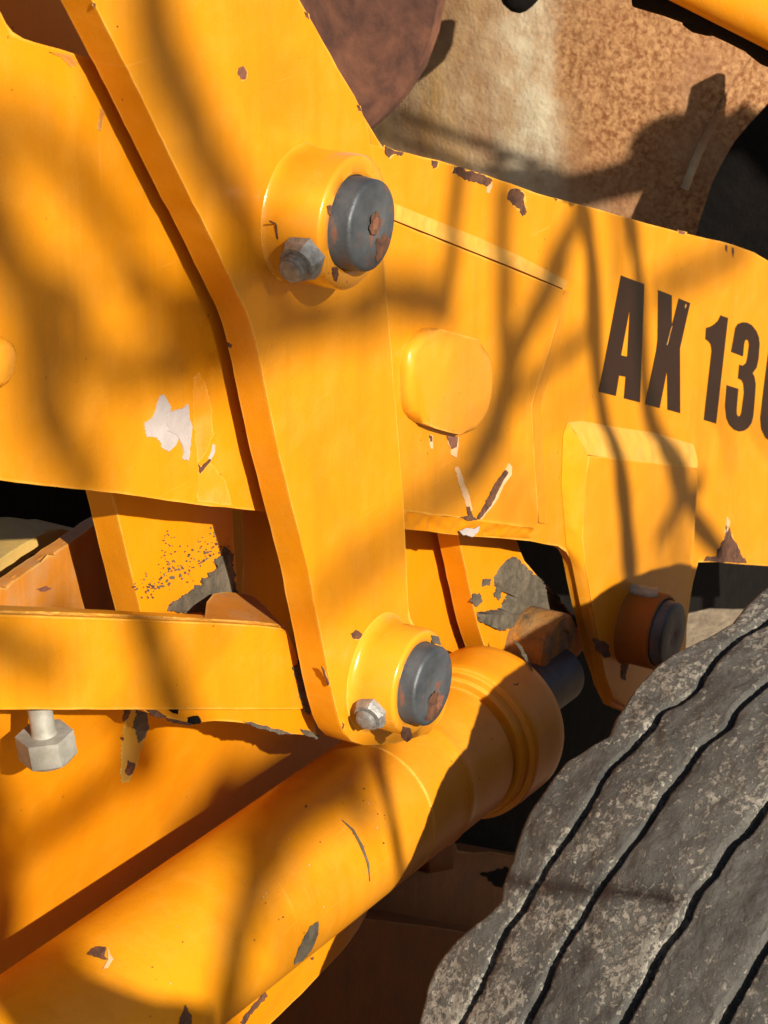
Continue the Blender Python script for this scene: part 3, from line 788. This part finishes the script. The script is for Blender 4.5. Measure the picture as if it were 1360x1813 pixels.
sc = [cyl_hit(x, y, RC + .0008) for x, y in ((606, 1452), (625, 1470), (640, 1498), (652, 1530), (655, 1560))]
link('paint_crack', tube_bm([p for p in sc if p], [.0004, .0012, .0016, .0012, .0004], 5), MUD, cyl)
# dent mark on the collar
lathe('plug', cyl_hit(909, 1208, RC + .0095), (cyl_hit(909, 1208, RC + .0095) - (A0 + cd * (cyl_hit(909, 1208, RC + .0095) - A0).dot(cd))).normalized(), [(-.001, .0048), (.0012, .0046), (.0012, .0034), (.0006, .003), (.0006, 0)], RUST, cyl, 20, 30)

fl = thing('lower_flange', at(540, 1720, -.05), 'bright yellow flange strip below the cylinder edge', 'flange')
prism('flange_plate', [(300, 1900), (380, 1815), (500, 1700), (600, 1605), (650, 1560), (658, 1594), (650, 1620), (636, 1646), (604, 1686), (545, 1748), (470, 1822), (400, 1900)], -.05, .014, YELLOW_DEEP, fl, .002, 16, .6)
for poly in ([(425, 1812), (440, 1790), (470, 1756), (474, 1764), (448, 1794), (432, 1815)], [(480, 1740), (500, 1722), (498, 1732)], [(548, 1696), (556, 1694), (552, 1700)]):
    chip(poly, -.05, RUST, fl, 3)

# ------------------------------------------------------------------ shaded frame below
fr = thing('frame_rail', at(700, 1700, -.22), 'frame rail with a ledge beside the tyre, shade painted into its brown-orange colour', 'frame')
DARKP = paint('shade_darkened_orange_paint', (.20, .06, .006), (.12, .065, .03), 1.0, .6, .8, .0006, 0)  # orange darkened, the rail's shade is in the paint itself
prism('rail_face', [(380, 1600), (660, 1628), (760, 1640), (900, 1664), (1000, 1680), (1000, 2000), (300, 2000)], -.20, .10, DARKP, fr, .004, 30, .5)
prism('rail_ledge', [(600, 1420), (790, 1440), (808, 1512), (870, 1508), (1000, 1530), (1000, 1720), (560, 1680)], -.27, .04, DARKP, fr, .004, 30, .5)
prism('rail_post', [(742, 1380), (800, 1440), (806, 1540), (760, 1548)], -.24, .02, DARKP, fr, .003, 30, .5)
for poly in ([(850, 1545), (900, 1535), (930, 1560), (880, 1570)],):
    chip(poly, -.20 if poly[0][1] > 1640 else -.27, BLACK, fr, 5)

ax = thing('shade_backing', at(1000, 1300, -.36), 'black sheet standing in for deep shade behind the tyre', 'axle')
prism('shade_sheet', [(640, 1100), (900, 900), (1420, 900), (1420, 1078), (1215, 1076), (1200, 1200), (1170, 1400), (1060, 1560), (560, 1560)], -.335, .05, BLACK, ax, .008, 40, 1.2)  # added black sheet, deep shade given as colour behind the gaps

# ------------------------------------------------------------------ wheel
PSI = R(18.0); RW = .60
WO = Vector((.311, -.30, -.671 + GZ))
WA = Vector((-math.sin(PSI), -math.cos(PSI), 0)); WE = Vector((math.cos(PSI), -math.sin(PSI), 0)); WZ = Vector((0, 0, 1))
def wheel_uv(x, y):
    """Ray hit on the tread cylinder -> (angle from the rear horizontal going up, axial offset)."""
    r = ray(x, y); m = CAM - WO
    rx, rz, mx, mz = r.dot(WE), r.z, m.dot(WE), m.z
    a, b, c = rx * rx + rz * rz, 2 * (rx * mx + rz * mz), mx * mx + mz * mz - RW * RW
    d = b * b - 4 * a * c
    t = (-b - math.sqrt(max(d, 0))) / (2 * a)
    p = m + r * t
    return math.atan2(p.z, -p.dot(WE)), p.dot(WA)
G = [[(780, 1860), (801, 1810), (822, 1770), (856, 1705), (892, 1633), (920, 1590), (938, 1561), (968, 1520), (990, 1490), (1000, 1478), (1031, 1432), (1072, 1365), (1113, 1316), (1140, 1285), (1175, 1247), (1200, 1238), (1231, 1208), (1238, 1188), (1278, 1136), (1325, 1105), (1357, 1081), (1400, 1050)],
     [(905, 1860), (928, 1810), (969, 1720), (1020, 1633), (1072, 1556), (1139, 1468), (1195, 1386), (1242, 1319), (1290, 1283), (1300, 1262), (1350, 1211), (1400, 1170)],
     [(1078, 1860), (1103, 1810), (1149, 1726), (1216, 1623), (1236, 1587), (1298, 1499), (1357, 1427), (1400, 1375)],
     [(1262, 1860), (1285, 1810), (1324, 1736), (1357, 1674), (1400, 1600)]]
EDGE = [(715, 1900), (735, 1800), (748, 1745), (765, 1700), (800, 1662), (838, 1632), (868, 1605), (882, 1588), (884, 1560), (900, 1520), (912, 1480), (920, 1450), (940, 1418), (965, 1390), (1000, 1340), (1040, 1316), (1078, 1296), (1092, 1262), (1115, 1225), (1140, 1195), (1170, 1165), (1215, 1135), (1260, 1112), (1300, 1092), (1318, 1068), (1340, 1048), (1362, 1030), (1420, 990)]
gts = []
for gl in G:
    uv = sorted(wheel_uv(x, y) for x, y in gl)
    gts.append((np.array([u for u, v in uv]), np.array([v for u, v in uv])))
eu = sorted(wheel_uv(x, y) for x, y in EDGE)
eth, eo_ = np.array([u for u, v in eu]), np.array([v for u, v in eu])

def vnoise(x, y, seed):
    xi, yi = np.floor(x).astype(np.int64), np.floor(y).astype(np.int64)
    fx, fy = x - xi, y - yi
    fx, fy = fx * fx * (3 - 2 * fx), fy * fy * (3 - 2 * fy)
    def hsh(a, b):
        h = (a * 374761393 + b * 668265263 + seed * 1442695) & 0xFFFFFFFF
        h = ((h ^ (h >> 13)) * 1274126177) & 0xFFFFFFFF
        return ((h ^ (h >> 16)) & 0xFFFF) / 65535.0 * 2 - 1
    return (hsh(xi, yi) * (1 - fx) + hsh(xi + 1, yi) * fx) * (1 - fy) + (hsh(xi, yi + 1) * (1 - fx) + hsh(xi + 1, yi + 1) * fx) * fy
def fbm(x, y, seed, octv=4):
    s = 0; a = 1.0
    for k in range(octv): s = s + a * vnoise(x * 2 ** k, y * 2 ** k, seed + k * 17); a *= .5
    return s

tmin, tmax = eth.min(), eth.max()
fine = np.arange(tmin - .02, tmax + .02, .0022 / RW)
th = np.concatenate([fine, np.linspace(fine[-1], fine[0] + 2 * math.pi, 150)[1:-1]])
W = .44
v0 = np.concatenate([np.array([-.24, -.2, -.16, -.12, -.08, -.06]), np.linspace(-.05, 0, 22)[:-1], np.linspace(0, W - .05, int((W - .05) / .0016)), np.linspace(W - .05, W, 20)[1:], np.array([W + .01, W + .05, W + .09, W + .13, W + .18])])
TH, V = np.meshgrid(th, v0, indexing='ij')
inb = (th >= tmin - .02) & (th <= tmax + .02)
edge = np.interp(th, eth, eo_, left=eo_[0], right=eo_[-1])
edge_s = np.where(inb, edge, eo_.mean())
AX = np.where(V <= 0, 0, V)
sw = -.016
crown = .012 * ((AX - W * .5) / (W * .5)) ** 2
RR = RW - crown + .004
us = TH * RW
RR = RR + .0022 * fbm(us * 10, AX * 10, 3) + .0013 * fbm(us * 55, AX * 55, 9, 4)
for gi, (gt, go) in enumerate(gts):
    gc = np.interp(th, gt, go, left=go[0], right=go[-1])[:, None] + .0016 * vnoise(us * 45, us * 0, 31 + gi)
    hw = .0043 + .0014 * vnoise(us * 22, us * 0, 71 + gi) + .0006 * vnoise(us * 90, us * 0, 5)
    d = np.abs(AX + edge_s[:, None] * 0 - (gc - edge_s[:, None])) if False else np.abs(AX + edge_s[:, None] - gc)
    prof = np.clip((hw * 1.12 - d) / (hw * .55), 0, 1); prof = prof * prof * (3 - 2 * prof)
    lip = np.exp(-((d - hw * 1.6) / (hw * .9)) ** 2)
    RR = RR - .017 * prof - .0008 * lip
O = AX + edge_s[:, None]
# inner shoulder: rounds over between V=-0.05 and 0, then the sidewall drops away
t = np.clip((-V) / .05, 0, 1)
RR = RR - np.where(V < 0, .045 * (t ** 1.7), 0)
O = O - np.where(V < 0, .014 * np.sin(np.minimum(t, 1) * math.pi / 2), 0)
side = V < -.05
RR = np.where(side, RW - .041 - (-.05 - V) * 1.1, RR)
O = np.where(side, edge_s[:, None] - .014 - .02 * np.sin((-.05 - V) / .19 * math.pi), O)
outr = V > W - .05
t2 = np.clip((V - (W - .05)) / .05, 0, 1)
RR = RR - np.where(outr, .03 * t2 ** 2, 0)
O = np.where(V > W, edge_s[:, None] + W + .015 * np.sin((V - W) / .18 * math.pi), O)
RR = np.where(V > W, RW - .045 - (V - W) * 1.15, RR)
px_ = -np.cos(TH) * RR
X = WO.x + WE.x * px_ + WA.x * O
Y = WO.y + WE.y * px_ + WA.y * O
Z = WO.z + np.sin(TH) * RR
nt, nv = TH.shape
wheel = thing('loader_wheel', WO, 'large muddy tyre with long dark grooves beside the cylinder', 'wheel')
co = np.stack([X - WO.x, Y - WO.y, Z - WO.z], -1).reshape(-1, 3)
ii, jj = np.meshgrid(np.arange(nt), np.arange(nv - 1), indexing='ij')
i2 = (ii + 1) % nt
quads = np.stack([ii * nv + jj, ii * nv + jj + 1, i2 * nv + jj + 1, i2 * nv + jj], -1).reshape(-1, 4)
me = bpy.data.meshes.new('tyre'); me.from_pydata(co.tolist(), [], quads.tolist()); me.shade_smooth(); me.materials.append(RUBBER)
ty = bpy.data.objects.new('tyre', me); COL.objects.link(ty); ty.parent = wheel; WORLD[ty] = WO
em = float(eo_.mean())
lathe('rim', WO + WA * em, WA, [(.0, .0), (.03, .0), (.05, .22), (.0, .34), (-.02, .40), (.02, .405), (.2, .33), (.42, .40), (.46, .405), (.44, .34), (.36, .25), (.30, .12), (.32, 0)], YELLOW_DEEP, wheel, 72, 30)

# ------------------------------------------------------------------ rusty bucket beyond the arm
XB = 1.25
e0, e1_ = atx(900, 120, XB), atx(960, 120, XB)
cen = atx(1010, 190, XB)
BK0, BK1 = e1_.y - cen.y - .02, e0.y - cen.y
BUCKET = bucket_mat()
def shell_dx(p): return .35 * (p.z - cen.z) ** 2 + .9 * (p.y - cen.y - .02) ** 2 * (1 if p.y < cen.y else .8) - .01
buck = thing('loader_bucket', cen, 'rusty worn bucket back beyond the boom arm at the top', 'bucket')
bm = bmesh.new(); gr = []
NB = 70
for i in range(NB + 1):
    row = []
    for j in range(NB + 1):
        p = atx(500 + 1150 * i / NB, -220 + 800 * j / NB, XB)
        p.x += shell_dx(p) + .004 * noise.noise(p * 6)
        row.append(bm.verts.new(p))
    gr.append(row)
for i in range(NB):
    for j in range(NB): bm.faces.new((gr[i][j], gr[i][j + 1], gr[i + 1][j + 1], gr[i + 1][j]))
ext = bmesh.ops.extrude_face_region(bm, geom=list(bm.faces))
bmesh.ops.translate(bm, vec=(.012, 0, 0), verts=[v for v in ext['geom'] if isinstance(v, bmesh.types.BMVert)])
sh_o = link('shell', bm, BUCKET, buck, smooth=50)
SIDE = simple('dark_red_rust', (.075, .026, .016), (.26, .095, .045), 14, .8, .002, dist=.5, detail=6)
def xprism(name, px, X, th, mat, parent, bevel=.002):
    bm = bmesh.new()
    pts = densify([Vector((p[0], p[1])) for p in px], 20, .3)
    f = [bm.verts.new(atx(p.x, p.y, X)) for p in pts]
    b = [bm.verts.new(v.co + Vector((th, 0, 0))) for v in f]
    ff = bm.faces.new(f); bm.faces.new(b[::-1]); n = len(f)
    for i in range(n): bm.faces.new((f[(i + 1) % n], f[i], b[i], b[(i + 1) % n]))
    bmesh.ops.bevel(bm, geom=list(ff.edges), offset=bevel, segments=2, affect='EDGES', profile=.5, clamp_overlap=True)
    return link(name, bm, mat, parent, smooth=40)
xprism('side_plate', [(420, -160), (790, -160), (785, -60), (776, 0), (764, 60), (742, 122), (715, 165), (686, 200), (652, 230), (600, 270), (420, 300)], XB - .12, .02, SIDE, buck)
xprism('shade_strip', [(1400, 60), (1420, 60), (1420, 480), (1215, 480), (1236, 400), (1262, 320), (1300, 250), (1340, 205), (1375, 165)], XB - .09, .03, BLACK, buck)  # black strip painted in place of deep shade beside the bucket

# yellow tube and dark bar crossing the upper right corner
XT = .20
tb = thing('lift_tube', atx(1300, 20, XT), 'yellow tube over a dark bar in the upper right corner', 'tube')
tp = [atx(1120, -92, XT), atx(1240, -32, XT), atx(1360, 28, XT), atx(1480, 90, XT)]
link('tube', tube_bm(tp, .0222, 40), YELLOW, tb, smooth=40)
bp = [atx(x, y, XT + .012) for x, y in ((1130, -12), (1185, 4), (1240, 24), (1300, 52), (1360, 82), (1460, 130))]
link('bar', tube_bm(bp, .0110, 20), BLACK, tb, smooth=40)
bl = [atx(x, y, XT + .012) for x, y in ((1212, 36), (1230, 38), (1255, 42), (1280, 44), (1300, 46))]
link('lug', tube_bm(bl, [.0042, .0084, .0093, .0084, .0035], 16), BLACK, tb, smooth=60)
bl = [atx(x, y, XT + .012) for x, y in ((1315, 60), (1335, 74), (1360, 88), (1400, 104))]
link('lug', tube_bm(bl, [.0042, .010, .012, .012], 16), BLACK, tb, smooth=60)
rs = thing('rubber_stop', atx(920, 0, 1.12), 'black rubber stop poking in at the top edge above the bucket', 'rubber stop')
link('stop_body', tube_bm([atx(x, y, 1.12) for x, y in ((920, -60), (920, -20), (922, 4), (924, 16), (926, 22))], [.030, .027, .021, .013, .004], 24), BLACK, rs, smooth=60)

# ------------------------------------------------------------------ what stands towards the sun, outside the frame, and throws the shadows
def shell_pt(x, y):
    p = atx(x, y, XB); p.x += shell_dx(p)
    return p
lk = thing('shadow_board', sunward(shell_pt(1300, 300), 1.3), 'unseen black board on a post, shaped to shade the bucket', 'shadow board')  # added unseen board whose outline throws the dark shape on the bucket
blob = [(907, 291), (984, 288), (1015, 304), (1072, 293), (1113, 280), (1115, 252), (1125, 236), (1139, 221), (1175, 202), (1205, 201), (1221, 206), (1229, 214), (1278, 208), (1286, 197), (1294, 194), (1303, 197), (1312, 209), (1420, 214), (1420, 640), (1270, 640), (1205, 470), (1175, 401), (1149, 342), (1100, 352), (1040, 366), (980, 385), (900, 400), (880, 380), (868, 320), (870, 250), (880, 244), (892, 254)]
link('seam_bead', tube_bm([shell_pt(x, y) + Vector((.0038, 0, 0)) for x, y in smooth_poly(((1345, 70), (1310, 110), (1285, 150), (1262, 190), (1245, 230), (1225, 270), (1200, 340)), 2, False)], .0055, 10, ripple=.12), BUCKET, buck, smooth=60)
LQ = sunward(shell_pt(1150, 300), 1.3)
def caster_pt(x, y):
    p = shell_pt(min(x, 1330), y)
    q = p + SUN * (LQ - p).dot(SUN)
    if x > 1330:
        p2 = shell_pt(1230, y); q2 = p2 + SUN * (LQ - p2).dot(SUN)
        q = q + (q - q2) * ((x - 1330) / 100)
    return q
bm = bmesh.new()
f = [bm.verts.new(caster_pt(x, y)) for x, y in blob]
b = [bm.verts.new(v.co + SUN * .012) for v in f]
bm.faces.new(f); bm.faces.new(b[::-1])
for i in range(len(f)): bm.faces.new((f[(i + 1) % len(f)], f[i], b[i], b[(i + 1) % len(f)]))
link('bracket_or_shadow_plate', bm, BLACK, lk)
foot = caster_pt(1400, 600)
link('board_post', tube_bm([foot, Vector((foot.x + .02, foot.y - .05, .6)), Vector((foot.x, foot.y - .05, 0))], .02, 16), BLACK, lk, smooth=40)
for k, line in enumerate(([(630, 200), (700, 216), (760, 231), (820, 247), (880, 262), (960, 285)], [(630, 240), (700, 259), (760, 277), (820, 295), (880, 309), (960, 326)])):
    hs = link('hydraulic_hose', tube_bm([sunward(shell_pt(x, y), 1.06) for x, y in smooth_poly(line, 2, False)], .0036, 14), HOSE, None, smooth=40)
    tag(hs, ('upper' if k == 0 else 'lower') + ' black hydraulic hose out of view, throwing its shadow on the bucket', 'hose', 'hydraulic hoses')

tree = thing('bare_tree', (-4.3, -3.4, 0), 'leafless tree with thin twisting branches behind the photographer', 'tree')
def branch(px, off, d, r0, r1=None, onc=False, ext=0):
    sp = smooth_poly(px, 2, False)
    pts = []
    for p in sp:
        q = (cyl_hit(p.x, p.y) if onc else None) or at(p.x, p.y, off)
        pts.append(sunward(q, d))
    n = len(pts); r1 = r0 if r1 is None else r1
    k = 1.6 if d > 3.5 else 1.55 if d > 2.5 else 1.5
    r0, r1 = r0 * k, r1 * k
    rr = [(r0 + (r1 - r0) * i / (n - 1)) * (1 + .38 * noise.noise((i * .35, d * 3, r0 * 900))) for i in range(n)]
    return pts, rr
BR = [
 # lever and left part of the arm: broad soft overlapping patches
 ([(-60, 230), (20, 222), (80, 250), (135, 310), (190, 390), (240, 470)], ARM, 5.2, .012, .009),
 ([(-60, 300), (-20, 370), (0, 430), (25, 480), (60, 505), (105, 512), (150, 516)], ARM, 4.2, .017, .008),
 ([(-40, 400), (10, 440), (60, 520), (90, 570), (120, 600)], ARM, 4.9, .012, .012),
 ([(100, 505), (84, 560), (74, 610), (78, 680), (98, 750), (132, 810), (165, 880)], ARM, 4.6, .016, .010),
 ([(40, 560), (70, 640), (60, 720), (90, 800)], ARM, 5.6, .014, .010),
 ([(70, 600), (130, 640), (200, 656), (270, 650), (340, 640), (390, 640)], ARM, 4.4, .007, .014),
 ([(290, 600), (315, 640), (330, 690)], ARM, 4.2, .009, .010),
 ([(225, 505), (290, 530), (335, 548), (385, 535), (440, 525)], ARM, 4.0, .008, .013),
 ([(300, 560), (330, 545), (360, 540)], ARM, 4.3, .014, .014),
 ([(262, -60), (278, 10), (300, 90), (335, 200), (360, 260), (385, 310), (425, 380), (462, 455), (480, 500)], 0, 4.2, .012, .014),
 ([(330, 170), (352, 240), (372, 300)], 0, 4.6, .012, .012),
 ([(250, -40), (250, 40), (262, 120), (290, 200)], 0, 5.4, .010, .008),
 ([(740, 500), (690, 520), (620, 548), (560, 570), (490, 592), (450, 610)], 0, 4.0, .014, .008),
 ([(530, 540), (580, 560), (640, 556), (690, 535)], 0, 4.6, .013, .011),
 ([(460, 480), (500, 520), (520, 560)], 0, 4.3, .010, .008),
 ([(760, 905), (720, 945), (655, 990), (590, 1042), (560, 1090)], 0, 5.0, .0085, .007),
 # right part of the arm: thinner, mostly upright
 ([(822, 270), (816, 335), (802, 440), (790, 540), (786, 580)], DBL, 2.9, .0075, .006),
 ([(640, 505), (690, 520), (740, 530), (795, 540)], DBL, 3.6, .013, .012),
 ([(900, 320), (896, 390), (893, 470), (892, 590), (896, 650)], DBL, 3.4, .0085, .008),
 ([(1045, 345), (1022, 400), (990, 455), (952, 550), (908, 625), (892, 715), (870, 790)], DBL, 2.9, .008, .010),
 ([(905, 620), (890, 700), (860, 800), (820, 860)], DBL, 3.2, .011, .008),
 ([(860, 810), (790, 875), (720, 915)], DBL, 4.4, .008, .006),
 ([(1042, 340), (1052, 380), (1066, 465), (1066, 565), (1075, 690), (1092, 780), (1106, 890), (1114, 980), (1122, 1120)], BRK, 2.0, .0086, .0094),
 ([(1130, 360), (1136, 405), (1146, 480), (1151, 590), (1158, 715), (1186, 790), (1206, 865), (1240, 915), (1290, 975)], BRK, 2.2, .0088, .0088),
 ([(1190, 800), (1206, 850), (1210, 890)], BRK, 2.4, .014, .012),
 ([(1212, 880), (1185, 920), (1160, 965)], BRK, 3.0, .009, .005),
 ([(1260, 840), (1240, 870), (1205, 880)], BRK, 2.8, .006, .008),
 ([(1045, 590), (1000, 628), (955, 664), (905, 700)], ARM, 3.4, .007, .007),
 ([(1150, 520), (1200, 494), (1260, 472), (1330, 430)], ARM, 4.4, .008, .007),
 ([(1010, 470), (980, 500), (962, 540), (930, 590)], DBL, 2.9, .006, .008),
 ([(1090, 330), (1100, 420), (1096, 520)], ARM, 4.2, .006, .005),
 # beam, panel, cylinder
 ([(245, 1060), (257, 1100), (280, 1170), (305, 1245), (335, 1300), (362, 1360)], BM, 3.7, .012, .012),
 ([(-60, 1100), (0, 1135), (60, 1170), (110, 1180)], BM, 4.4, .011, .008),
 ([(250, 1340), (205, 1385), (150, 1430), (100, 1472), (40, 1520)], -.12, 4.4, .009, .008),
 ([(-70, 1380), (-30, 1460), (0, 1560), (20, 1640), (30, 1700)], -.13, 3.2, .018, .016),
 ([(620, 1340), (580, 1390), (530, 1435), (475, 1475), (458, 1540), (425, 1640), (408, 1746), (395, 1820)], CO, 3.6, .015, .010, True),
 ([(440, 1440), (500, 1420), (560, 1400), (600, 1385)], CO, 4.2, .015, .014, True),
 ([(480, 1380), (530, 1400), (560, 1440)], CO, 4.6, .012, .012, True),
 ([(668, 1300), (680, 1380), (694, 1450), (708, 1530), (716, 1580)], CO, 1.6, .0034, .0040, True),
 ([(660, 1300), (640, 1400), (655, 1480)], CO, 3.8, .006, .005, True),
 ([(40, 1800), (90, 1768), (150, 1800), (260, 1832), (340, 1850)], CO, 1.6, .022, .018, True),
]
# loose twigs between the limbs
for k in range(30):
    x0, y0 = random.choice([(random.uniform(-20, 440), random.uniform(120, 860)), (random.uniform(150, 700), random.uniform(0, 1100)), (random.uniform(700, 1340), random.uniform(420, 900)), (random.uniform(20, 600), random.uniform(1110, 1750))])
    a = random.gauss(1.4, .7); L = random.uniform(80, 220); b_ = random.gauss(0, .5)
    BR.append(([(x0, y0), (x0 + L * .5 * math.cos(a), y0 + L * .5 * math.sin(a)), (x0 + L * .5 * math.cos(a) + L * .5 * math.cos(a + b_), y0 + L * .5 * math.sin(a) + L * .5 * math.sin(a + b_))], ARM, random.uniform(3.6, 6.5), .0034, .0016))
TRUNK = Vector((-4.3, -3.4, 0))
for spec in BR:
    pts, rr = branch(*spec)
    link('branch', tube_bm(pts, rr, 8, ripple=.05), BARK, tree, smooth=60)
tr = [TRUNK, TRUNK + Vector((.03, .02, .8)), TRUNK + Vector((-.03, .06, 1.7)), TRUNK + Vector((.05, .1, 2.6)), TRUNK + Vector((.12, .05, 3.6)), TRUNK + Vector((.3, .0, 4.6))]
link('trunk', tube_bm(tr, [.12, .10, .09, .075, .055, .03], 16, ripple=.05), BARK, tree, smooth=60)
